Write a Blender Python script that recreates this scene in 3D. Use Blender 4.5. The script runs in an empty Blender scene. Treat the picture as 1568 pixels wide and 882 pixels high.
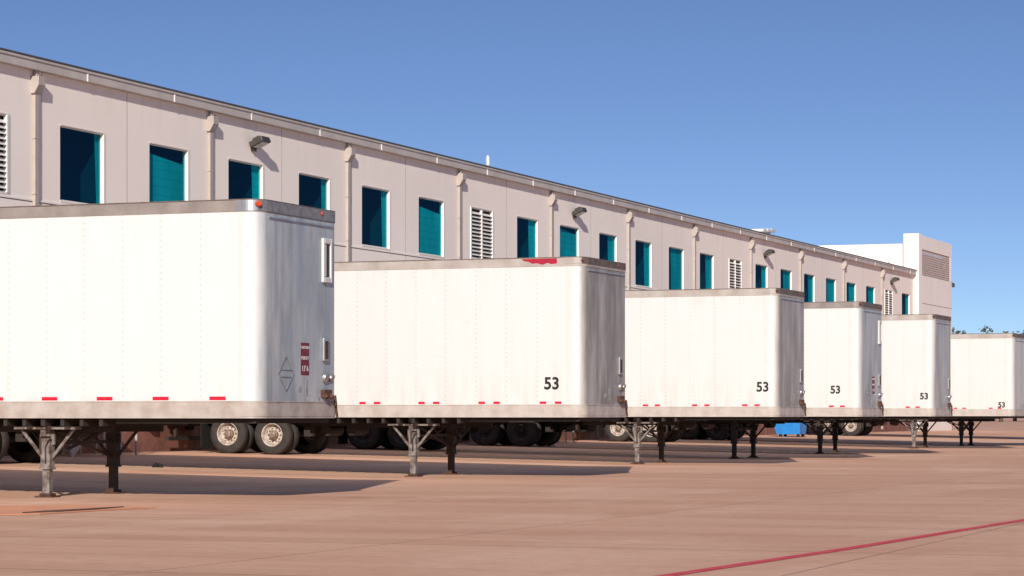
import bpy, math, random
from mathutils import Vector, Matrix
random.seed(7)
scene = bpy.context.scene
COL = scene.collection

# ---------------------------------------------------------------- materials
class NB:
    def __init__(s, name):
        s.m = bpy.data.materials.new(name); s.m.use_nodes = True
        s.t = s.m.node_tree; s.t.nodes.clear()
        s.out = s.n('ShaderNodeOutputMaterial')
    def n(s, t, **kw):
        nd = s.t.nodes.new(t)
        for k, v in kw.items(): setattr(nd, k, v)
        return nd
    def setin(s, nd, key, v):
        if isinstance(v, bpy.types.NodeSocket): s.t.links.new(v, nd.inputs[key])
        else: nd.inputs[key].default_value = v
    def math(s, op, a, b=None, c=None, clamp=False):
        nd = s.n('ShaderNodeMath', operation=op, use_clamp=clamp)
        s.setin(nd, 0, a)
        if b is not None: s.setin(nd, 1, b)
        if c is not None: s.setin(nd, 2, c)
        return nd.outputs[0]
    def mix(s, f, a, b, blend='MIX'):
        nd = s.n('ShaderNodeMix', data_type='RGBA', blend_type=blend)
        s.setin(nd, 0, f)
        s.setin(nd, 6, a if not isinstance(a, tuple) else (*a, 1)[:4])
        s.setin(nd, 7, b if not isinstance(b, tuple) else (*b, 1)[:4])
        return nd.outputs[2]
    def obj(s):
        return s.n('ShaderNodeTexCoord').outputs['Object']
    def pos(s):
        return s.n('ShaderNodeNewGeometry').outputs['Position']
    def scale(s, v, sc, loc=(0,0,0), rz=0.):
        nd = s.n('ShaderNodeMapping'); s.setin(nd, 'Vector', v); nd.inputs['Scale'].default_value = sc
        nd.inputs['Location'].default_value = loc; nd.inputs['Rotation'].default_value = (0, 0, rz)
        return nd.outputs[0]
    def noise(s, v, scale=1, detail=4, rough=.55):
        nd = s.n('ShaderNodeTexNoise'); s.setin(nd, 'Vector', v)
        nd.inputs['Scale'].default_value = scale; nd.inputs['Detail'].default_value = detail
        nd.inputs['Roughness'].default_value = rough
        return nd.outputs[0]
    def rng(s, v, a, b, c=0., d=1.):
        nd = s.n('ShaderNodeMapRange'); s.setin(nd, 0, v)
        for i, x in enumerate((a, b, c, d)): nd.inputs[i+1].default_value = x
        return nd.outputs[0]
    def xyz(s, v):
        nd = s.n('ShaderNodeSeparateXYZ'); s.setin(nd, 0, v); return nd.outputs
    def bsdf(s, color, rough=.5, metal=0., spec=.5, bump=None, bstr=.2, bdist=.01):
        p = s.n('ShaderNodeBsdfPrincipled')
        s.setin(p, 'Base Color', (*color, 1) if isinstance(color, tuple) else color)
        s.setin(p, 'Roughness', rough); s.setin(p, 'Metallic', metal)
        p.inputs['Specular IOR Level'].default_value = spec
        if bump is not None:
            b = s.n('ShaderNodeBump'); s.setin(b, 'Height', bump)
            b.inputs['Strength'].default_value = bstr; b.inputs['Distance'].default_value = bdist
            s.t.links.new(b.outputs[0], p.inputs['Normal'])
        s.t.links.new(p.outputs[0], s.out.inputs[0])
        return s.m

def simple(name, c, rough=.6, metal=0., var=.25, nscale=6., spec=.4, c2=None):
    b = NB(name); v = b.obj()
    n = b.noise(v, nscale, 4, .6)
    dark = c2 if c2 else tuple(x*(1-var) for x in c)
    f = b.rng(n, .35, .65)
    return b.bsdf(b.mix(f, c, dark), b.rng(n, .3, .7, rough*.85, min(1, rough*1.15)), metal, spec)

def mat_trailer(name, base, dirt=.3, phase=0., gloss=.38, frontcol=(.5,.5,.5), frontdark=.5, R=.22):
    b = NB(name); v = b.obj(); X, Y, Z = b.xyz(v)
    dx = b.math('PINGPONG', b.math('ADD', X, .3), .305)
    dy = b.math('PINGPONG', b.math('ADD', Y, .24), .305)
    rz = b.math('LESS_THAN', b.math('PINGPONG', Z, .045), .013)
    ln = b.math('MAXIMUM', b.math('LESS_THAN', dx, .011), b.math('LESS_THAN', dy, .010))
    riv = b.math('MULTIPLY', ln, rz)
    seamx = b.math('LESS_THAN', b.math('PINGPONG', b.math('ADD', X, .33), .61), .005)
    v2 = b.scale(v, (1.3, 1.3, .16), (phase, 0, phase))
    streak = b.noise(v2, 3.5, 5, .65)
    blot = b.noise(b.scale(v, (1, 1, .30), (phase*2, 0, 0)), 1.7, 5, .62)
    low = b.rng(Z, 1.3, 2.2, 1., 0.)
    top = b.rng(Z, 3.6, 4.0, 0., .55)
    d = b.math('MULTIPLY', b.rng(streak, .44, .74), b.math('ADD', b.math('MAXIMUM', low, top), .15))
    d = b.math('MULTIPLY', d, dirt, clamp=True)
    col = b.mix(d, base, (.34, .27, .21))
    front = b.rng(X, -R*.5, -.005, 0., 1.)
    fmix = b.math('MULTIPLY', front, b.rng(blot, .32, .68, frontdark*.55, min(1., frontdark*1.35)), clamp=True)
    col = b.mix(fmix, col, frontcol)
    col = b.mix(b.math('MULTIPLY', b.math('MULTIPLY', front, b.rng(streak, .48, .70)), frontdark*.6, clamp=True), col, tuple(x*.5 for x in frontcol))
    speck = b.rng(b.noise(v, 14, 2, .5), .72, .77)
    col = b.mix(b.math('MULTIPLY', speck, dirt*.7), col, (.25, .2, .16))
    scuff = b.noise(b.scale(v, (.5, .5, 6.), (0, phase, 0)), 3.0, 4, .7)
    col = b.mix(b.math('MULTIPLY', b.rng(scuff, .66, .74), dirt*.55), col, (.30, .26, .23))
    pan = b.n('ShaderNodeTexWhiteNoise', noise_dimensions='1D')
    b.setin(pan, 'W', b.math('FLOOR', b.math('DIVIDE', b.math('ADD', X, .33), 1.22)))
    col = b.mix(b.math('MULTIPLY', pan.outputs[0], .08), col, (.42, .40, .37))
    col = b.mix(b.math('MULTIPLY', riv, .30), col, (.14, .13, .12))
    col = b.mix(b.math('MULTIPLY', seamx, .16), col, (.25, .23, .21))
    buck = b.noise(b.scale(v, (1, 1, .6)), 1.6, 2, .4)
    h = b.math('ADD', b.math('MULTIPLY', riv, .25), b.math('MULTIPLY', buck, b.rng(front, 0, 1, 1.6, 4.5)))
    return b.bsdf(col, b.rng(d, 0, .6, gloss, .7), 0, .5, bump=h, bstr=.35, bdist=.03)

def mat_ground():
    b = NB('concrete_ground'); v = b.pos(); X, Y, Z = b.xyz(v)
    big = b.noise(b.scale(v, (.05, .05, .05)), 1, 3, .5)
    med = b.noise(b.scale(v, (.09, .55, .5)), 1, 6, .6)
    med2 = b.noise(b.scale(v, (.4, .12, .5), (4, 9, 0)), 1, 5, .62)
    fine = b.noise(v, 5, 6, .7)
    grit = b.noise(v, 60, 2, .6)
    c = b.mix(b.rng(big, .35, .65), (.66, .365, .236), (.75, .445, .30))
    c = b.mix(b.rng(med, .42, .74), c, (.54, .275, .170))
    c = b.mix(b.rng(med2, .50, .70, 0, .6), c, (.84, .56, .40))
    c = b.mix(b.rng(fine, .46, .72, 0, .42), c, (.49, .255, .160))
    c = b.mix(b.rng(grit, .55, .8, 0, .3), c, (.88, .60, .45))
    tr = b.noise(b.scale(v, (.05, 1.6, 1), (2, 3, 0), .22), 1.5, 3, .5)
    c = b.mix(b.rng(tr, .62, .70, 0, .28), c, (.36, .19, .13))
    wob = b.math('MULTIPLY', b.math('SUBTRACT', fine, .5), .03)
    jy = b.math('PINGPONG', b.math('ADD', b.math('ADD', Y, 1.1), wob), 2.3)
    jx = b.math('PINGPONG', b.math('ADD', b.math('ADD', X, .4), wob), 2.3)
    j = b.math('MAXIMUM', b.math('LESS_THAN', jy, .034), b.math('LESS_THAN', jx, .016))
    c = b.mix(b.math('MULTIPLY', j, .55), c, (.21, .11, .075))
    slab = b.n('ShaderNodeTexWhiteNoise', noise_dimensions='2D')
    cb = b.n('ShaderNodeCombineXYZ')
    b.setin(cb, 0, b.math('FLOOR', b.math('DIVIDE', b.math('ADD', X, .4), 4.6)))
    b.setin(cb, 1, b.math('FLOOR', b.math('DIVIDE', b.math('ADD', Y, 1.1), 4.6)))
    b.setin(slab, 'Vector', cb.outputs[0])
    c = b.mix(b.math('MULTIPLY', slab.outputs[0], .28), c, (.56, .30, .195))
    vo = b.n('ShaderNodeTexVoronoi'); b.setin(vo, 'Vector', b.scale(v, (.22, .22, .22))); vo.inputs['Scale'].default_value = 1
    spot = b.rng(b.math('ADD', vo.outputs['Distance'], b.math('MULTIPLY', fine, .06)), .05, .095, 1, 0)
    c = b.mix(b.math('MULTIPLY', spot, .4), c, (.18, .10, .07))
    crumbs = b.rng(b.noise(v, 9, 2, .5), .76, .79)
    c = b.mix(b.math('MULTIPLY', crumbs, .5), c, (.14, .08, .05))
    h = b.math('ADD', b.math('MULTIPLY', fine, .5), b.math('MULTIPLY', grit, .3))
    return b.bsdf(c, b.rng(fine, .3, .7, .75, .95), 0, .2, bump=h, bstr=.35, bdist=.010)

def mat_wall(name, c, c2):
    b = NB(name); v = b.pos(); X, Y, Z = b.xyz(v)
    n = b.noise(b.scale(v, (1, .25, .08)), 1.6, 5, .6)
    n2 = b.noise(v, .5, 4, .6); n3 = b.noise(v, 25, 2, .6)
    st = b.noise(b.scale(v, (1, 2.2, .10)), 1.6, 4, .6)
    col = b.mix(b.rng(n, .4, .75, 0, .45), c, c2)
    col = b.mix(b.rng(n2, .4, .7, 0, .35), col, c2)
    wm = b.math('MULTIPLY', b.rng(st, .50, .70), b.rng(Z, 8.2, 9.3, 0, .25))
    col = b.mix(wm, col, tuple(x*.6 for x in c2))
    pan = b.n('ShaderNodeTexWhiteNoise', noise_dimensions='1D')
    b.setin(pan, 'W', b.math('FLOOR', b.math('DIVIDE', b.math('SUBTRACT', Y, 53.1), 4.39)))
    col = b.mix(b.math('MULTIPLY', pan.outputs[0], .22), col, c2)
    return b.bsdf(col, .8, 0, .3, bump=n3, bstr=.1)

def mat_glass():
    b = NB('tinted_glass')
    tr = b.n('ShaderNodeBsdfTransparent'); tr.inputs[0].default_value = (.06, .66, .72, 1)
    gl = b.n('ShaderNodeBsdfGlossy'); gl.inputs['Color'].default_value = (.12, .34, .5, 1); gl.inputs['Roughness'].default_value = .03
    mx = b.n('ShaderNodeMixShader'); mx.inputs[0].default_value = .09
    b.t.links.new(tr.outputs[0], mx.inputs[1]); b.t.links.new(gl.outputs[0], mx.inputs[2])
    b.t.links.new(mx.outputs[0], b.out.inputs[0]); return b.m

def mat_lit_blind():
    b = NB('lit_window_blind'); v = b.pos(); X, Y, Z = b.xyz(v)
    s = b.math('PINGPONG', Z, .11)
    n = b.noise(b.scale(v, (1, .5, .2)), 1.3, 3, .5)
    c = b.mix(b.rng(s, .0, .03, .35, 0), (.64, .70, .68), (.25, .28, .28))
    c = b.mix(b.rng(n, .42, .6, 0, .55), c, (.25, .28, .28))
    return b.bsdf(c, .7, 0, .2)

M = {}
M['ground'] = mat_ground()
M['wall'] = mat_wall('painted_concrete', (.95, .84, .755), (.88, .755, .67))
M['wall2'] = mat_wall('painted_concrete_light', (.90, .82, .76), (.83, .745, .68))
M['base'] = simple('dock_wall_paint', (.26, .11, .08), .8, var=.4, nscale=2)
M['joint'] = simple('joint_sealant', (.42, .36, .32), .8)
M['gutter'] = simple('gutter_metal', (.56, .49, .44), .5, .0, var=.15, nscale=1.2)
M['flash'] = simple('roof_flashing', (.10, .09, .09), .6)
M['roof'] = simple('roof_membrane', (.5, .5, .5), .8)
M['pipe'] = simple('downspout_paint', (.46, .385, .34), .55, var=.12, nscale=2)
M['frame'] = simple('window_frame', (.80, .74, .68), .5, var=.1)
M['louv'] = simple('louver_metal', (.80, .74, .68), .5, var=.1)
M['dark'] = simple('dark_interior', (.008, .014, .026), .8)
M['glass'] = mat_glass(); M['lit_blind'] = mat_lit_blind()
M['white'] = simple('white_paint', (.64, .625, .60), .5, var=.08)
M['door'] = simple('dock_door_paint', (.62, .60, .57), .6, var=.1)
M['rubber'] = simple('black_rubber', (.020, .018, .017), .85, var=.4)
M['tire'] = simple('tire_rubber', (.024, .021, .020), .85, c2=(.050, .038, .032), nscale=5)
M['chassis'] = simple('chassis_black', (.018, .015, .014), .75, c2=(.038, .024, .018), nscale=5)
M['rim'] = simple('wheel_rim_paint', (.58, .54, .49), .5, c2=(.33, .22, .16), nscale=9)
M['rimdark'] = simple('wheel_rim_dark', (.10, .085, .075), .6, c2=(.05, .035, .03), nscale=9)
M['hub'] = simple('hub_grease', (.12, .08, .06), .5, c2=(.3, .22, .17), nscale=14)
M['rust'] = simple('rusty_leg', (.26, .23, .21), .7, c2=(.07, .04, .03), nscale=9)
M['legdark'] = simple('dark_leg', (.028, .022, .019), .7, c2=(.055, .03, .022), nscale=6)
M['brown'] = simple('foot_rust', (.12, .055, .035), .85, var=.5)
M['rail'] = simple('trailer_rail_aluminium', (.47, .42, .38), .5, .0, c2=(.35, .285, .24), nscale=3)
M['railw'] = simple('trailer_rail_white', (.52, .465, .42), .5, .0, c2=(.41, .34, .29), nscale=3)
M['toprail'] = simple('top_rail_grey', (.31, .265, .24), .5, .1, c2=(.22, .185, .165), nscale=2.5)
M['toplight'] = simple('top_rail_light', (.46, .405, .365), .5, .0, c2=(.35, .29, .25), nscale=2.5)
M['metal'] = simple('bare_metal', (.48, .49, .50), .35, .7, var=.3, nscale=5)
M['capmetal'] = simple('front_cap_metal', (.18, .18, .18), .45, .4, c2=(.32, .31, .30), nscale=6)
M['capdark'] = simple('dark_cap', (.08, .062, .054), .6, .0, c2=(.17, .13, .11), nscale=7)
M['red'] = simple('reflector_red', (.62, .010, .035), .4, var=.15)
M['redtorn'] = simple('torn_red_tape', (.42, .012, .035), .5, var=.3)
M['refw'] = simple('reflector_white', (.62, .61, .59), .4, var=.05)
M['black'] = simple('black_vinyl', (.015, .015, .016), .5, var=.1)
M['decal'] = simple('maroon_decal', (.17, .02, .03), .5, var=.2)
M['amber'] = simple('marker_lens', (.60, .07, .015), .3, var=.1)
M['lensdark'] = simple('marker_lens_dull', (.22, .035, .02), .4, var=.3)
M['blue'] = simple('bin_blue', (.02, .24, .66), .5, var=.2, nscale=3)
M['plate'] = simple('rusty_plate', (.72, .30, .15), .8, c2=(.62, .26, .135), nscale=2)
M['bronze'] = simple('lamp_bronze', (.06, .05, .045), .5)
M['lens'] = simple('lamp_lens', (.55, .54, .50), .25, var=.05)
M['farwall'] = mat_wall('far_wall_paint', (.62, .42, .33), (.54, .35, .27))
M['bark'] = simple('bark', (.10, .07, .05), .9)
def mat_leaf():
    b = NB('foliage'); n = b.noise(b.pos(), .9, 3, .6)
    return b.bsdf(b.mix(b.rng(n, .35, .65), (.055, .062, .032), (.10, .09, .045)), .8, 0, .2)
M['leaf'] = mat_leaf()
def mat_line():
    b = NB('red_line_paint'); v = b.pos()
    n = b.noise(v, 3.5, 6, .7); n2 = b.noise(v, 30, 3, .6)
    c = b.mix(b.rng(n, .50, .78), (.66, .060, .085), (.62, .25, .19))
    c = b.mix(b.rng(n2, .57, .72, 0, .45), c, (.62, .34, .25))
    return b.bsdf(c, .8, 0, .2)
M['line'] = mat_line()

# ---------------------------------------------------------------- mesh helper
class MB:
    def __init__(s): s.v = []; s.f = []
    def quad(s, *p):
        i = len(s.v); s.v += [tuple(q) for q in p]; s.f.append(tuple(range(i, i+len(p))))
    def box(s, x0, x1, y0, y1, z0, z1, M4=None):
        if x0 > x1: x0, x1 = x1, x0
        if y0 > y1: y0, y1 = y1, y0
        P = [Vector(p) for p in ((x0,y0,z0),(x1,y0,z0),(x1,y1,z0),(x0,y1,z0),(x0,y0,z1),(x1,y0,z1),(x1,y1,z1),(x0,y1,z1))]
        if M4: P = [M4 @ p for p in P]
        i = len(s.v); s.v += [tuple(p) for p in P]
        for f in ((3,2,1,0),(4,5,6,7),(0,1,5,4),(1,2,6,5),(2,3,7,6),(3,0,4,7)): s.f.append(tuple(i+k for k in f))
    def tube(s, a, b, r, n=10, r2=None, cap=True):
        a = Vector(a); b = Vector(b); r2 = r if r2 is None else r2
        d = (b-a).normalized(); u = d.orthogonal().normalized(); w = d.cross(u)
        i = len(s.v)
        for c, rr in ((a, r), (b, r2)):
            for k in range(n):
                t = 2*math.pi*k/n
                s.v.append(tuple(c + u*math.cos(t)*rr + w*math.sin(t)*rr))
        for k in range(n): s.f.append((i+k, i+(k+1)%n, i+n+(k+1)%n, i+n+k))
        if cap:
            s.f.append(tuple(i+k for k in reversed(range(n)))); s.f.append(tuple(i+n+k for k in range(n)))
    def beam(s, a, b, w, h):
        a = Vector(a); b = Vector(b); d = b-a; L = d.length
        rot = d.to_track_quat('X', 'Z').to_matrix().to_4x4(); rot.translation = a
        s.box(0, L, -w/2, w/2, -h/2, h/2, rot)
    def extr(s, poly, z0, z1, caps=True):
        n = len(poly); i = len(s.v)
        s.v += [(p[0], p[1], z0) for p in poly] + [(p[0], p[1], z1) for p in poly]
        for k in range(n): s.f.append((i+k, i+(k+1)%n, i+n+(k+1)%n, i+n+k))
        if caps:
            s.f.append(tuple(i+k for k in reversed(range(n)))); s.f.append(tuple(i+n+k for k in range(n)))
    def strip(s, pts, z0, z1):
        for a, b in zip(pts, pts[1:]): s.quad((a[0],a[1],z0),(b[0],b[1],z0),(b[0],b[1],z1),(a[0],a[1],z1))
    def lathe_y(s, prof, cx, cy, cz, n=28, sgn=1):
        i = len(s.v); m = len(prof)
        for k in range(n):
            t = 2*math.pi*k/n
            for r, y in prof: s.v.append((cx+r*math.cos(t), cy+y*sgn, cz+r*math.sin(t)))
        for k in range(n):
            for j in range(m-1):
                a = i+k*m+j; b = i+((k+1)%n)*m+j
                s.f.append((a, a+1, b+1, b))
    def build(s, name, mat, parent=None, bevel=0, smooth=False, loc=None):
        me = bpy.data.meshes.new(name); me.from_pydata(s.v, [], s.f); me.validate(); me.update()
        o = bpy.data.objects.new(name, me); COL.objects.link(o); me.materials.append(mat)
        if parent: o.parent = parent
        if loc: o.location = loc
        if smooth:
            for p in me.polygons: p.use_smooth = True
        if bevel:
            m = o.modifiers.new('bevel', 'BEVEL'); m.width = bevel; m.segments = 2; m.limit_method = 'ANGLE'
        return o
def empty(name, loc=(0,0,0)):
    e = bpy.data.objects.new(name, None); e.location = loc; e.empty_display_size = .5; COL.objects.link(e); return e
def text(name, body, size, loc, rot, mat, parent, off=0., align='CENTER', sx=1.):
    c = bpy.data.curves.new(name, 'FONT'); c.body = body; c.size = size; c.extrude = .0015; c.offset = off
    c.align_x = align; c.align_y = 'CENTER'
    o = bpy.data.objects.new(name, c); COL.objects.link(o); c.materials.append(mat)
    o.parent = parent; o.location = loc; o.rotation_euler = rot; o.scale = (sx, 1, 1); return o

# ---------------------------------------------------------------- ground
WX = -32.35
GR = .24
def gz(x):
    if x > -20: return 0.
    if x < -32.4: return GR
    return GR*(-20-x)/12.4
g = MB()
xs = [-2500, -32.4, -26, -20, 2500]; zs = [gz(x) for x in xs]
for k in range(4):
    g.quad((xs[k], -500, zs[k]), (xs[k+1], -500, zs[k+1]), (xs[k+1], 5000, zs[k+1]), (xs[k], 5000, zs[k]))
g.build('ground', M['ground'])

ln = MB(); pts = [(-6.9,2),(-6.35,9),(-5.83,17.7),(-5.47,22.5),(-5.12,29.2),(-4.75,37),(-4.2,50),(-3.5,70)]
for a, b in zip(pts, pts[1:]):
    N = 8
    for k in range(N):
        p = [a[i]+(b[i]-a[i])*k/N for i in (0,1)]; q = [a[i]+(b[i]-a[i])*(k+1)/N for i in (0,1)]
        ln.quad((p[0]-.07,p[1],.004),(p[0]+.07,p[1],.004),(q[0]+.07,q[1],.004),(q[0]-.07,q[1],.004))
ln.build('red_painted_line', M['line'])

pl = MB()
pl.extr([(-18.6,28.9),(-17.9,26.4),(-17.0,26.3),(-16.6,26.5),(-16.25,26.8),(-16.2,27.6),(-16.15,28.4),(-16.0,29.2),(-16.7,29.3),(-17.5,29.6),(-18.1,29.1)], .004, .011)
pl.build('rusty_ground_plate', M['plate'])
pl = MB()
pl.extr([(-16.55,26.9),(-16.35,27.4),(-16.3,28.2),(-16.42,29.1),(-16.5,28.2),(-16.6,27.5)], .0115, .022)  # thin dark streak lying on the plate
pl.build('dark_streak', M['brown'])
db = MB()
for k in range(7):
    x = -25.7+random.uniform(-.09,.09); y = 47.0+random.uniform(-.1,.1); z = gz(x)
    db.tube((x,y,z),(x+random.uniform(-.06,.06),y+random.uniform(-.05,.05),z+random.uniform(.05,.12)),.05,6,.02)
db.build('debris_lump', M['rubber'])

# ---------------------------------------------------------------- building
S = 8.781; Y0 = 53.1; HB = S*.4975
def yn(n): return Y0 + S*n
YS = yn(-7); YE = yn(11)
B = empty('warehouse_building', (0, 0, .03))
ZW0, ZW1, ZT = 6.26, 8.05, 9.3
GD = .07
wall = MB(); frame = MB(); glass = MB(); lit_blind = MB(); dark = MB(); louv = MB(); joint = MB(); door = MB(); bump = MB(); shelter = MB()
slots = []
k = -14
while True:
    ys = yn(.134) + HB*k
    if ys + 2.1 > YE: break
    if ys > YS+.3: slots.append((k, ys, ys+2.05))
    k += 1
wall.quad((WX,YS,-.2),(WX,YE,-.2),(WX,YE,ZW0),(WX,YS,ZW0))
wall.quad((WX,YS,ZW1),(WX,YE,ZW1),(WX,YE,ZT),(WX,YS,ZT))
prev = YS
for k, a, b in slots:
    wall.quad((WX,prev,ZW0),(WX,a,ZW0),(WX,a,ZW1),(WX,prev,ZW1)); prev = b
wall.quad((WX,prev,ZW0),(WX,YE,ZW0),(WX,YE,ZW1),(WX,prev,ZW1))
lit_pat = {0:(.90,.0),1:(0,.14),2:(.80,.0),3:(.86,.0),4:(.84,.0),5:(.05,.16),7:(.70,0),8:(.05,.06),9:(.66,0),-2:(.5,0),-3:(.1,.2)}  # blinds cut to each pane's sunlit part; dark rest stands for shade
for k, a, b in slots:
    x1 = WX-GD-.03
    for m, xa, xb in ((wall, WX, x1), (dark, x1, WX-.9)):
        m.quad((xa,a,ZW0),(xb,a,ZW0),(xb,a,ZW1),(xa,a,ZW1)); m.quad((xa,b,ZW0),(xb,b,ZW0),(xb,b,ZW1),(xa,b,ZW1))
        m.quad((xa,a,ZW0),(xa,b,ZW0),(xb,b,ZW0),(xb,a,ZW0)); m.quad((xa,a,ZW1),(xa,b,ZW1),(xb,b,ZW1),(xb,a,ZW1))
    dark.quad((WX-.9,a,ZW0),(WX-.9,b,ZW0),(WX-.9,b,ZW1),(WX-.9,a,ZW1))
    w = .03
    for (ya,yb,za,zb) in ((a+.002,a+w,ZW0+.002,ZW1-.002),(b-w,b-.002,ZW0+.002,ZW1-.002),(a+w,b-w,ZW0+.002,ZW0+w),(a+w,b-w,ZW1-w,ZW1-.002)):
        frame.box(WX-GD-.04, WX-GD+.02, ya, yb, za, zb)
    for (ya,yb,za,zb) in ((b,b+.09,ZW0-.04,ZW1+.03),(a,b,ZW1,ZW1+.03),(a,b,ZW0-.04,ZW0)):
        frame.box(WX, WX+.012, ya, yb, za, zb)
    if (k+1) % 7 == 0:
        zz = ZW0+.08
        while zz < ZW1-.1:
            louv.quad((WX+.02,a+w,zz),(WX+.02,b-w,zz),(WX-.06,b-w,zz+.085),(WX-.06,a+w,zz+.085))
            zz += .125
        louv.box(WX-.07,WX+.03,(a+b)/2-.03,(a+b)/2+.03,ZW0+w,ZW1-w)
        for (ya,yb) in ((a+.002,a+w+.04),(b-w-.04,b-.002)): louv.box(WX-.07,WX+.03,ya,yb,ZW0+.002,ZW1-.002)
        dark.quad((WX-.10,a,ZW0),(WX-.10,b,ZW0),(WX-.10,b,ZW1),(WX-.10,a,ZW1))
    else:
        glass.quad((WX-GD,a+w,ZW0+w),(WX-GD,b-w,ZW0+w),(WX-GD,b-w,ZW1-w),(WX-GD,a+w,ZW1-w))
        random.seed(k*13+5)
        fy, ft_ = lit_pat.get(k, (random.choice([.45,.6,.7,.3]), 0.))
        xb = WX-GD-.06; yl = a+.02+(b-a-.04)*fy; zt = ZW1-.02-(ZW1-ZW0)*ft_
        if ft_ > 0: lit_blind.quad((xb,yl,ZW0+.02),(xb,b-.01,ZW0+.02),(xb,b-.01,zt-.10),(xb,yl,zt+.05))
        else: lit_blind.quad((xb,yl+.10,ZW0+.02),(xb,b-.01,ZW0+.02),(xb,b-.01,zt),(xb,yl,zt))
    c = (a+b)/2
    door.box(WX+.002, WX+.03, c-1.3, c+1.3, 1.35, 4.1)
    for z in (1.9,2.45,3.0,3.55): joint.box(WX+.03, WX+.034, c-1.28, c+1.28, z, z+.02)
    for (ya,yb,za,zb) in ((c-1.6,c-1.31,1.35,4.4),(c+1.31,c+1.6,1.35,4.4),(c-1.31,c+1.31,4.12,4.4)):
        shelter.box(WX+.002, WX+.12, ya, yb, za, zb)
    for s_ in (-1, 1):
        bump.box(WX+.02, WX+.13, c+s_*1.0-.14, c+s_*1.0+.14, .75, 1.28)
random.seed(11)
for n in range(-7, 11):
    for fr in (.0+.040, .5):
        y = yn(n+fr)
        joint.box(WX, WX+.003, y-.012, y+.012, 0, ZT)
joint.box(WX, WX+.0035, YS, YE, 6.12, 6.145)
wall.build('walls', M['wall'], B); frame.build('window_frames', M['frame'], B); glass.build('window_glass', M['glass'], B)
lit_blind.build('lit_blind_parts', M['lit_blind'], B); dark.build('window_interiors', M['dark'], B); louv.build('louver_vents', M['louv'], B)
joint.build('panel_joints', M['joint'], B); door.build('dock_doors', M['door'], B, .005)
shelter.build('dock_shelters', M['rubber'], B, .01); bump.build('dock_bumpers', M['rubber'], B, .01)
bb = MB(); bb.box(WX+.001, WX+.008, YS, YE, .0, 1.22); bb.build('dock_wall_band', M['base'], B)
le = MB(); le.box(WX+.001, WX+.02, YS, YE, 6.145, 6.19); le.build('wall_ledge', M['wall2'], B)
r = MB(); r.quad((WX,YS,ZT+.1),(WX-70,YS,ZT+.1),(WX-70,YE,ZT+.1),(WX,YE,ZT+.1))
r.quad((WX,YS,-.2),(WX-70,YS,-.2),(WX-70,YS,ZT+.1),(WX,YS,ZT+.1)); r.quad((WX-70,YS,-.2),(WX-70,YE,-.2),(WX-70,YE,ZT+.1),(WX-70,YS,ZT+.1))
r.build('roof_and_back', M['roof'], B)
gu = MB(); gu.box(WX-.02, WX+.16, YS, YE, 9.20, 9.47)
gu.box(WX+.16, WX+.185, YS, YE, 9.40, 9.465)
gu.build('gutter', M['gutter'], B, .01)
fl = MB(); fl.box(WX-.15, WX+.195, YS, YE, 9.472, 9.51)
fl.build('roof_flashing', M['flash'], B)
gj = MB()
for n in range(-14, 22):
    y = yn(n*.5+.25)
    gj.box(WX+.16, WX+.175, y-.03, y+.03, 9.2, 9.39)
gj.build('gutter_straps', M['wall2'], B)
ds = MB()
for n in range(-7, 11):
    y = yn(n)
    poly = [(WX+.002,8.66),(WX+.10,8.66),(WX+.22,8.86),(WX+.22,9.06),(WX+.002,9.06)]
    i = len(ds.v)
    ds.v += [(p[0], y-.15, p[1]) for p in poly] + [(p[0], y+.15, p[1]) for p in poly]
    ds.f += [(i,i+1,i+2,i+3,i+4),(i+9,i+8,i+7,i+6,i+5)] + [(i+q, i+5+q, i+5+(q+1)%5, i+(q+1)%5) for q in range(5)]
    ds.box(WX+.03, WX+.11, y-.06, y+.06, 9.06, 9.2)
    ds.box(WX+.005, WX+.085, y-.08, y+.08, .35, 8.665)
    for z in (2, 4.1, 6.3, 7.6): ds.box(WX+.002, WX+.09, y-.10, y+.10, z, z+.04)
ds.build('downspouts', M['pipe'], B, .006)
for n in (-1.71, 1.29, 4.28, 7.27, 10.26):
    y = yn(n); h = MB()
    R = Matrix.Translation((WX+.24, y, 8.60)) @ Matrix.Rotation(math.radians(-25), 4, 'Y')
    h.box(-.20, .22, -.26, .26, -.06, .10, R); h.box(-.10,.12,-.16,.16,.10,.17,R)
    h.box(WX+.002, WX+.1, y-.1, y+.1, 8.38, 8.62)
    h.build('wall_lamp_housing', M['bronze'], B, .02)
    l = MB(); l.box(-.15, .17, -.20, .20, -.072, -.061, R); l.build('wall_lamp_lens', M['lens'], B)
v = MB()
def roofpt(px, hpx, back=1.5):
    D = 32.35+back; a = math.radians(20.98); kx = (px-784)/4000
    Y = D*(math.cos(a)+kx*math.sin(a))/(math.sin(a)-kx*math.cos(a))
    Z = D*math.sin(a)+Y*math.cos(a)
    return -D, Y, 1.15+hpx*Z/4000
x,y,z = roofpt(747, 635-238); v.tube((x,y,9.3),(x,y,z),.045,10); v.tube((x,y,z-.35),(x,y,z-.05),.07,10)
x,y,z = roofpt(1362, 635-396); v.tube((x,y,9.3),(x,y,z),.06,10)
for px in (1163,1170,1176):
    x,y,z = roofpt(px, 635-351); v.box(x-.3,x+.3,y-.35,y+.35,z-.14,z); v.tube((x,y,9.3),(x,y,z-.1),.12,10)
v.build('roof_vents', M['white'], B, .01)

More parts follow.
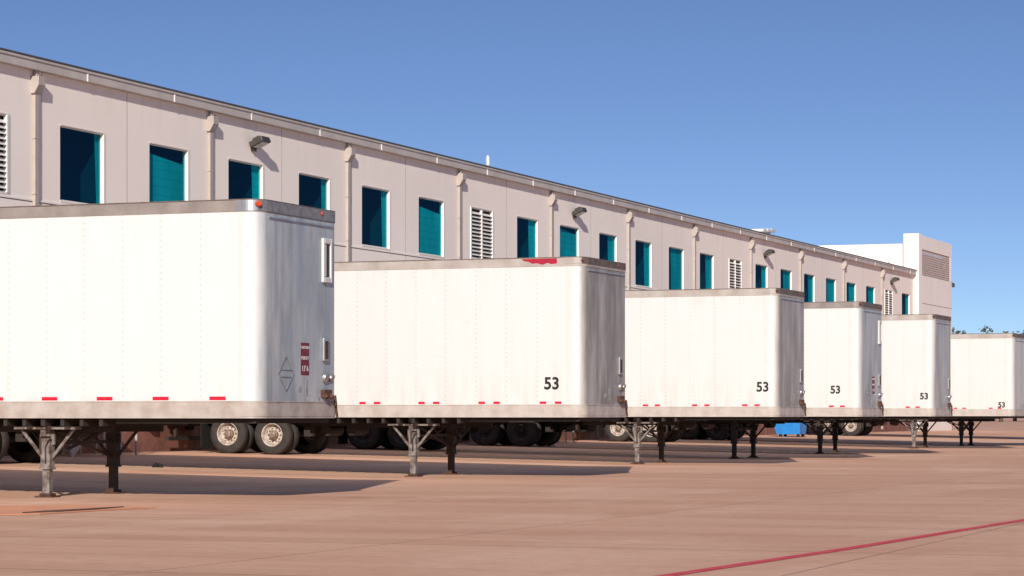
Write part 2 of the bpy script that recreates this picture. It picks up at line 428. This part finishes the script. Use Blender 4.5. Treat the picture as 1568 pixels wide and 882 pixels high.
T = MB(); XF = WX+.30; YA, YB = YE-.55, 158.6
T.box(XF-.9, XF, YA, YE+.35, 0, 11.62)
T.box(XF-20, XF-.52, YE+.36, YB, 0, 10.6)
T.box(XF-.5, XF, YE+.352, YB, 10.75, 11.55)
T.box(XF-.45, XF, YE+.352, YB, 0, 9.25)
T.box(XF-.45, XF, YB-.5, YB-.001, 9.251, 10.749)
T.box(XF-6.3, XF-.901, YE+.02, YE+.34, 9.3, 11.08)
T.build('end_block_walls', M['wall2'], B, .01)
T = MB(); zz = 9.28
while zz < 10.7:
    T.quad((XF-.012,YE+.37,zz),(XF-.012,YB-.52,zz),(XF-.028,YB-.52,zz+.11),(XF-.028,YE+.37,zz+.11)); zz += .13
T.build('end_block_louver', simple('tan_louver', (.62,.48,.41), .6), B)
T = MB(); T.box(XF-.002, XF+.004, YE+.36, YB, 7.6, 7.64); T.box(XF-.002,XF+.005,YE+2.8,YE+2.83,0,9.2); T.build('end_block_joints', M['joint'], B)
T = MB(); T.box(XF-.5, XF+.1, YB, YB+.45, 8.95, 9.2); T.box(XF-.4, XF, YB, YB+.2, 9.2, 9.28); T.build('end_lamp', M['bronze'], B, .02)

# ---------------------------------------------------------------- trailers
L = 16.15; W = 2.6
def outline(off=0., R=.22, x1=-L):
    p = [(x1-off, -off)]
    cx, cy = -R, R
    for k in range(13):
        t = -math.pi/2 + (math.pi/2)*k/12
        p.append((cx+(R+off)*math.cos(t), cy+(R+off)*math.sin(t)))
    cy = W-R
    for k in range(13):
        t = (math.pi/2)*k/12
        p.append((cx+(R+off)*math.cos(t), cy+(R+off)*math.sin(t)))
    p.append((x1-off, W+off)); return p

def trailer(Yn, z1=4.1, base=(.66,.64,.61), dirt=.3, phase=0., style='B', cap='capdark', rail='railw', top='toprail', num=None,
            legs='rust', doc=False, frontcol=(.42,.39,.37), frontdark=.6, R=.22, gloss=.38, zb=1.13, dx=0., rim='rim'):
    z1 += .03
    T = empty('semi_trailer', (-16.0+dx, Yn, 0))
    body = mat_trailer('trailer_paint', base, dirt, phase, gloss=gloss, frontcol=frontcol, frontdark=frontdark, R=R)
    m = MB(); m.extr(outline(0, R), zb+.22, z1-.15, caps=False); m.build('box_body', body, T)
    m = MB(); m.extr(outline(.007, R), zb, zb+.225); m.build('bottom_rail', M[rail], T)
    m = MB(); m.extr(outline(.013, R), zb+.225, zb+.24); m.extr(outline(.012, R), zb+.0, zb+.025); m.build('bottom_rail_lips', M[rail], T)
    m = MB(); m.extr(outline(.008, R), z1-.165, z1-.008); m.build('top_rail', M[top], T)
    m = MB(); m.extr(outline(.014, R), z1-.0075, z1+.008); m.build('roof_edge', M['capdark'], T)
    o = outline(.0145, R)[1:-1]
    near = [(-.36, -.0145)] + o[:7]
    front = o[6:] + [(-.36, W+.0145)]
    hh = .155 if cap == 'metal' else .12
    m = MB(); m.strip(near, z1-hh, z1-.0076); m.build('front_cap_corner', M[cap if cap == 'metal' else top], T)
    m = MB(); m.strip(front, z1-hh, z1-.0076); m.build('front_cap', M['capmetal' if cap == 'metal' else cap], T)
    m = MB(); o2 = outline(.016, R)[1:-1]; m.strip([(-.02-R, -.016)]+o2+[(-.02-R, W+.016)], zb+.03, zb+.2); m.build('front_bolster', M[rail], T)
    m = MB(); m.box(-R-.085, -R-.03, -.004, 0.001, zb+.25, z1-.165); m.build('corner_post', M['white'], T)
    r_ = MB(); w_ = MB(); z = zb+.25
    if style == 'A':
        x = -.52
        while x > -L+.4:
            r_.box(x-.25, x, -.004, .001, z, z+.05); w_.box(x-.52, x-.252, -.0035, .001, z, z+.048); x -= .885
    else:
        x = -.43
        while x > -L+.4:
            r_.box(x-.13, x, -.004, .001, z, z+.045); r_.box(x-.43, x-.3, -.004, .001, z, z+.045)
            w_.box(x-.298, x-.132, -.0035, .001, z, z+.043); x -= 1.22
    r_.build('reflectors_red', M['red'], T); w_.build('reflectors_white', M['refw'], T)
    m = MB()
    big = .045 if doc and style == 'A' else .02
    m.tube((-.06, .06, z1-.06), (-.01, .015, z1-.06), big, 12, big*.7)
    m.tube((.0, 1.95, z1-.06), (.035, 1.95, z1-.06), .03, 12, .02)
    m.build('marker_lamps', M['amber' if style == 'A' else 'lensdark'], T)
    m = MB()
    m.box(-.001, .04, 1.98, 2.16, 1.95, 2.28); m.tube((0,2.06,1.72),(.05,2.06,1.70),.075,14); m.tube((0,2.28,1.72),(.04,2.28,1.7),.06,14)
    m.build('electrical_box', M['metal'], T, .01)
    m = MB(); m.box(-.001,.07,1.95,2.19,1.43,1.54); m.tube((.02,2.0,1.5),(.09,1.98,1.42),.035,10); m.tube((.02,2.15,1.5),(.09,2.15,1.42),.035,10)
    m.tube((.04,2.34,1.46),(.06,2.34,1.3),.025,8); m.box(.041,.046,2.02,2.12,1.98,2.24); m.tube((.04,2.38,1.3),(.03,2.45,1.15),.02,8)
    m.build('gladhands', M['brown'], T, .008)
    m = MB(); m.box(0,.004,1.45,1.52,1.45,1.68); m.box(0,.004,1.85,1.92,1.37,1.42); m.box(0,.004,1.2,1.3,1.5,1.58); m.box(0,.02,.02+R,W-R-.02,z1-.24,z1-.22); m.build('front_plates', M['metal'], T)
    if doc:
        m = MB()
        for (a,b,c,d) in ((1.96,2.01,3.08,3.72),(2.21,2.26,3.08,3.72),(2.01,2.21,3.08,3.16),(2.01,2.21,3.64,3.72)): m.box(0,.045,a,b,c,d)
        m.build('vent_frame', M['refw'], T, .012)
        m = MB(); m.box(0,.02,2.011,2.209,3.161,3.639); m.build('vent_recess', M['black'], T)
        m = MB(); m.box(.02,.035,2.02,2.07,3.17,3.63); m.build('vent_flap', M['refw'], T)
        m = MB(); m.box(0,.003,1.29,1.56,1.74,2.2); m.build('height_decal', M['decal'], T)
        for s_, z, h in (('CAUTION',2.13,.06),('HEIGHT',1.98,.07),("13' 6",1.83,.11)):
            text('decal_text', s_, h, (.005,1.425,z), (math.pi/2,0,math.pi/2), M['white'], T)
        m = MB(); c = (.8, 1.76); q = .24
        pp = [(c[0],c[1]+q),(c[0]+q,c[1]),(c[0],c[1]-q),(c[0]-q,c[1])]
        for a,b in zip(pp, pp[1:]+pp[:1]): m.beam((.008,a[0],a[1]),(.008,b[0],b[1]),.012,.012)
        m.beam((.008,c[0]-.2,c[1]+.05),(.008,c[0]+.2,c[1]+.05),.01,.008); m.beam((.008,c[0]-.2,c[1]-.05),(.008,c[0]+.2,c[1]-.05),.01,.008)
        m.build('placard_holder', M['metal'], T)
    if num:
        text('fleet_number', '53', num[2], (num[0], -.008, num[1]), (math.pi/2,0,0), M['black'], T, off=.008, sx=1.0)
    m = MB()
    m.box(-2.3, -.12, .12, W-.12, zb-.07, zb-.002)
    x = -2.5
    while x > -L+.3: m.box(x-.03, x+.03, .04, W-.04, zb-.11, zb-.002); x -= .31
    m.box(-5.0,-2.6,.55,.63,zb-.2,zb-.112); m.box(-5.0,-2.6,W-.63,W-.55,zb-.2,zb-.112)
    m.box(-15.9, -10.8, .72, .84, zb-.24, zb-.112); m.box(-15.9, -10.8, W-.84, W-.72, zb-.24, zb-.112)
    for x in (-12.4, -13.72, -15.0): m.box(x-.12, x+.12, .7, .86, zb-.5, zb-.24); m.box(x-.12, x+.12, W-.86, W-.7, zb-.5, zb-.24)
    m.tube((-12.0,.9,.78),(-12.0,1.7,.78),.14,16); m.tube((-11.3,.9,.8),(-11.3,1.7,.8),.14,16)
    m.box(-L, -L+.2, .1, W-.1, zb-.14, zb-.003)
    for y in (.55, W-.55): m.box(-L+.02, -L+.1, y-.05, y+.05, .6, zb-.14)
    m.box(-L+.0, -L+.1, .12, W-.12, .52, .62)
    m.build('underframe', M['chassis'], T)
    XL = -3.55
    for y, mt in ((.36, legs), (W-.36, 'legdark')):
        m = MB()
        m.box(XL-.075, XL+.075, y-.075, y+.075, .42, zb-.002)
        m.box(XL-.055, XL+.055, y-.055, y+.055, .04, .42)
        m.box(XL-.09, XL+.09, y-.09, y+.09, .40, .43); m.box(XL-.12,XL+.12,y-.02,y+.02,.75,.9)
        m.beam((XL-.45, y, zb-.13), (XL-.02, y, .5), .03, .045); m.beam((XL+.45, y, zb-.13), (XL+.02, y, .5), .03, .045)
        m.box(XL-.5, XL+.5, y-.1, y+.1, zb-.16, zb-.112)
        m.build('landing_leg', M[mt], T, .006)
    ft = MB()
    for y in (.36, W-.36): ft.box(XL-.14, XL+.14, y-.13, y+.13, .0, .022); ft.box(XL-.09, XL+.09, y-.08, y+.08, .022, .06)
    ft.build('landing_feet', M['brown'], T, .004)
    m = MB(); m.beam((XL, .43, .78), (XL, W-.43, .78), .05, .05); m.beam((XL, .43, .55), (XL, W-.43, 1.0), .03, .03); m.beam((XL, .43, 1.0), (XL, W-.43, .55), .03, .03)
    m.beam((XL-.9, W*.5, zb-.12), (XL, .5, .6), .03, .03); m.beam((XL-.9, W*.5, zb-.12), (XL, W-.5, .6), .03, .03)
    m.tube((XL+.1,.25,.86),(XL+.1,-.0,.86),.016,8); m.tube((XL+.1,.0,.86),(XL+.1,.0,.62),.016,8)
    m.build('leg_braces', M['legdark'], T)
    ti = MB(); ri = MB(); hu = MB(); ax = MB()
    tp = [(.29,.0),(.30,-.012),(.40,-.018),(.475,.0),(.502,.03),(.505,.12),(.502,.21),(.475,.24),(.40,.258),(.29,.24)]
    rp = [(.30,-.0),(.285,-.012),(.272,.0),(.262,.03),(.25,.1),(.225,.155),(.17,.165),(.12,.15),(.10,.15)]
    hp = [(.115,.16),(.115,.06),(.095,.045),(.085,.0),(.05,-.015),(.001,-.015)]
    for xw in (-13.1, -14.35):
        zc = gz(-16.05+xw) + .497
        ax.tube((xw,.3,zc),(xw,W-.3,zc),.07,12)
        for y0, sg in ((.06,1),(.40,1),(W-.06,-1),(W-.40,-1)):
            ti.lathe_y(tp, xw, y0, zc, 32, sg)
            if y0 in (.06, W-.06):
                ri.lathe_y(rp, xw, y0, zc, 32, sg); hu.lathe_y(hp, xw, y0, zc, 20, sg)
                for q in range(10):
                    t = q*math.pi/5
                    cxx, czz = xw+.168*math.cos(t), zc+.168*math.sin(t)
                    hu.tube((cxx,y0+.165*sg,czz),(cxx,y0+.12*sg,czz),.019,6)
                for q in range(5):
                    t = q*math.pi*2/5+.3
                    cxx, czz = xw+.225*math.cos(t), zc+.225*math.sin(t)
                    hu.tube((cxx,y0+.17*sg,czz),(cxx,y0+.138*sg,czz),.028,8)
    ti.build('tires', M['tire'], T, smooth=True); ri.build('wheel_rims', M[rim], T, smooth=True)
    hu.build('wheel_hubs', M['hub' if rim == 'rim' else 'chassis'], T); ax.build('axles', M['chassis'], T)
    m = MB()
    for y in (.08, W-.7): m.box(-15.12, -15.10, y, y+.62, .35, zb-.14)
    m.build('mud_flaps', M['rubber'], T)
    m = MB(); m.box(-L-.03, -L-.012, .0, W, zb+.1, z1-.05); m.box(-L-.05, -L-.03, 1.28, 1.32, zb+.2, z1-.1); m.build('rear_doors', M['white'], T)
    return T

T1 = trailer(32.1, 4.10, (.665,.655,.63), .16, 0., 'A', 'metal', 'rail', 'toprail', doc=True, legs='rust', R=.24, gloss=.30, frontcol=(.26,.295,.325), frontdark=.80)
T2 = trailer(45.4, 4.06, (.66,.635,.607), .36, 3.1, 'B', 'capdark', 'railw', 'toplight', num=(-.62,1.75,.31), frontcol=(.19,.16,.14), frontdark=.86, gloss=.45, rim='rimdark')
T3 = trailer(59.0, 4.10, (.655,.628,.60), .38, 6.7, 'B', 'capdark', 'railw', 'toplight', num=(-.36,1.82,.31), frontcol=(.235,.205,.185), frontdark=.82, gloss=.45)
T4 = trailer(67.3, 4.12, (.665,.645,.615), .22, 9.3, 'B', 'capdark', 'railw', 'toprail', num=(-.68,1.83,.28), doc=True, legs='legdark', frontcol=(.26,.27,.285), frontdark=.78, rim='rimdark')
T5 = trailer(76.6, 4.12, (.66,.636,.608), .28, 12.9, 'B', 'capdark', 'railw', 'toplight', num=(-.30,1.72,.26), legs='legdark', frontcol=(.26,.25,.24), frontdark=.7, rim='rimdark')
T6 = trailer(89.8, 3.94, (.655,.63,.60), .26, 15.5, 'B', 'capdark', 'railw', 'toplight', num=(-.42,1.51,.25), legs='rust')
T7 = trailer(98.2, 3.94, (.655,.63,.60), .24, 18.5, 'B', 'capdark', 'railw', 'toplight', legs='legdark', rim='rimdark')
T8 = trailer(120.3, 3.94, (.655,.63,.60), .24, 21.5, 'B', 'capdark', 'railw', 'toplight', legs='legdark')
m = MB()
pts = [(-1.22,4.05),(-.52,4.055),(-.51,3.96),(-.62,3.945),(-.70,3.97),(-.80,3.94),(-.92,3.97),(-1.0,3.96),(-1.08,4.0),(-1.16,4.01)]
m.f.append(tuple(range(len(pts)))); m.v += [(p[0], -.0115, p[1]+.02) for p in pts]
m.build('torn_red_tape', M['redtorn'], T2)

# ---------------------------------------------------------------- small yard things
def stairs(X, Y):
    E = empty('dock_stairs', (X, Y, gz(X)))
    m = MB(); m.box(-1.2,0,0,1.6,1.05,1.12)
    for k in range(5): m.box(-1.1,-.1,-.28*(k+1),-.28*k,.95-.19*k-.03,.95-.19*k)
    m.build('treads', M['rail'], E)
    m = MB()
    for x in (-1.15,-.05):
        m.beam((x,0,1.02),(x,-1.5,.05),.04,.18)
        for y in (.0,.8,1.55): m.tube((x,y,0),(x,y,2.0),.03,8)
        m.tube((x,0,2.0),(x,1.55,2.0),.025,8); m.tube((x,0,1.55),(x,1.55,1.55),.02,8); m.tube((x,0,2.0),(x,-1.5,.95),.025,8); m.tube((x,-1.5,0),(x,-1.5,.95),.025,8)
    m.build('rails', M['railw'], E)
    return E
stairs(-30.9, 53.9); stairs(-30.9, 85.2)
E = empty('blue_waste_bin', (-30, 113, gz(-30)))
m = MB()
lo = [(-.55,-.5),(.5,-.5),(.5,.5),(-.55,.5)]; hi = [(-.85,-.7),(.6,-.7),(.6,.7),(-.85,.7)]
m.v += [(p[0],p[1],.12) for p in lo]+[(p[0],p[1],1.15) for p in hi]
m.f += [(3,2,1,0),(0,1,5,4),(1,2,6,5),(2,3,7,6),(3,0,4,7)]
m.box(-.9,.65,-.75,-.7,1.12,1.18); m.box(-.9,.65,.7,.75,1.12,1.18); m.box(.6,.65,-.7,.7,1.12,1.18); m.box(-.9,-.85,-.7,.7,1.12,1.18)
m.quad((-.85,-.7,1.17),(.6,-.7,1.17),(.6,.7,1.42),(-.85,.7,1.42))
m.build('bin_body', M['blue'], E)
m = MB()
for x in (-.4,.4):
    for y in (-.4,.4): m.tube((x,y-.03,.07),(x,y+.03,.07),.07,12)
m.build('castors', M['rubber'], E)
m = MB(); m.box(-28, 90, 172, 172.3, 0, 2.3); m.box(-28, 90, 171.95, 172.35, 2.3, 2.42)
for k in range(30): m.box(-28+k*4, -27.6+k*4, 171.9, 171.999, 0, 2.5)
m.build('boundary_wall', M['farwall'])

lf = MB(); tk = MB(); a = math.radians(20.98)
rx = (math.cos(a), math.sin(a)); fx = (-math.sin(a), math.cos(a))
for k in range(40):
    px = 1470 + k*17 + random.uniform(-7,7); Zd = 350+random.uniform(-15,40)
    r0 = (px-784)/4000*Zd
    cx = r0*rx[0]+Zd*fx[0]; cy = r0*rx[1]+Zd*fx[1]
    ht = random.uniform(11.7, 12.8)*Zd/350
    if k in (1, 4): ht = 13.0*Zd/350
    tk.tube((cx,cy,0),(cx+.3,cy,ht*.55),.3,8,.14)
    for q in range(4):
        t = random.uniform(0,6.28); tk.tube((cx+.2,cy,ht*.4),(cx+2*math.cos(t),cy+2*math.sin(t),ht*.75),.12,6,.04)
    cl = [(cx+random.uniform(-2.4,2.4), cy+random.uniform(-2.4,2.4), ht*random.uniform(.5,1.), random.uniform(.9,1.7)) for _ in range(11)]
    for (x,y,z,R_) in cl:
        z = min(z, ht-R_*.8)
        for q in range(55):
            d = Vector((random.gauss(0,1),random.gauss(0,1),random.gauss(0,.8))).normalized()*R_*random.uniform(.5,1.05)
            p = Vector((x,y,z))+d; s1 = random.uniform(.12,.3)
            u = Vector((random.gauss(0,1),random.gauss(0,1),random.gauss(0,1))).normalized(); w = u.orthogonal().normalized()
            lf.quad(p-u*s1, p+w*s1*.7, p+u*s1, p-w*s1*.7)
TR = empty('distant_trees'); lf.build('foliage', M['leaf'], TR); tk.build('trunks', M['bark'], TR)

# ---------------------------------------------------------------- light, sky, camera
sd = Vector((.66, -2.1, 1.0)).normalized()
el = math.asin(sd.z); az = math.atan2(sd.x, sd.y)
su = bpy.data.lights.new('sun', 'SUN'); su.energy = 5.0; su.angle = math.radians(.5); su.color = (1, .95, .87)
so = bpy.data.objects.new('sun', su); COL.objects.link(so); so.rotation_euler = sd.to_track_quat('Z', 'Y').to_euler()
so.location = (20, -20, 40)
w = bpy.data.worlds.new('World'); scene.world = w; w.use_nodes = True
nt = w.node_tree; nt.nodes.clear()
tc = nt.nodes.new('ShaderNodeTexCoord'); mp = nt.nodes.new('ShaderNodeMapping'); mp.inputs['Location'].default_value = (0, 0, .055); mp.inputs['Scale'].default_value = (1, 1, 2.2)
nm = nt.nodes.new('ShaderNodeVectorMath'); nm.operation = 'NORMALIZE'
nt.links.new(tc.outputs['Generated'], mp.inputs[0]); nt.links.new(mp.outputs[0], nm.inputs[0])
sk = nt.nodes.new('ShaderNodeTexSky'); sk.sky_type = 'NISHITA'; sk.sun_disc = False
nt.links.new(nm.outputs[0], sk.inputs[0])
sk.sun_elevation = el; sk.sun_rotation = az % (2*math.pi); sk.air_density = 1.0; sk.dust_density = .3; sk.ozone_density = 3.0; sk.altitude = 200
hs = nt.nodes.new('ShaderNodeHueSaturation'); hs.inputs['Hue'].default_value = .512; hs.inputs['Saturation'].default_value = 1.08; hs.inputs['Value'].default_value = 1.15
nt.links.new(sk.outputs[0], hs.inputs['Color'])
bg = nt.nodes.new('ShaderNodeBackground'); bg.inputs[1].default_value = .10
ou = nt.nodes.new('ShaderNodeOutputWorld')
nt.links.new(hs.outputs[0], bg.inputs[0]); nt.links.new(bg.outputs[0], ou.inputs[0])

cd = bpy.data.cameras.new('camera'); cam = bpy.data.objects.new('camera', cd); COL.objects.link(cam)
cd.sensor_width = 36; cd.lens = 4000/1568*36; cd.shift_y = 194/1568; cd.clip_start = .1; cd.clip_end = 8000
cam.location = (0, 0, 1.18); cam.rotation_euler = (math.pi/2, 0, a)
scene.camera = cam
scene.view_settings.view_transform = 'Standard'; scene.view_settings.look = 'None'; scene.view_settings.exposure = 0
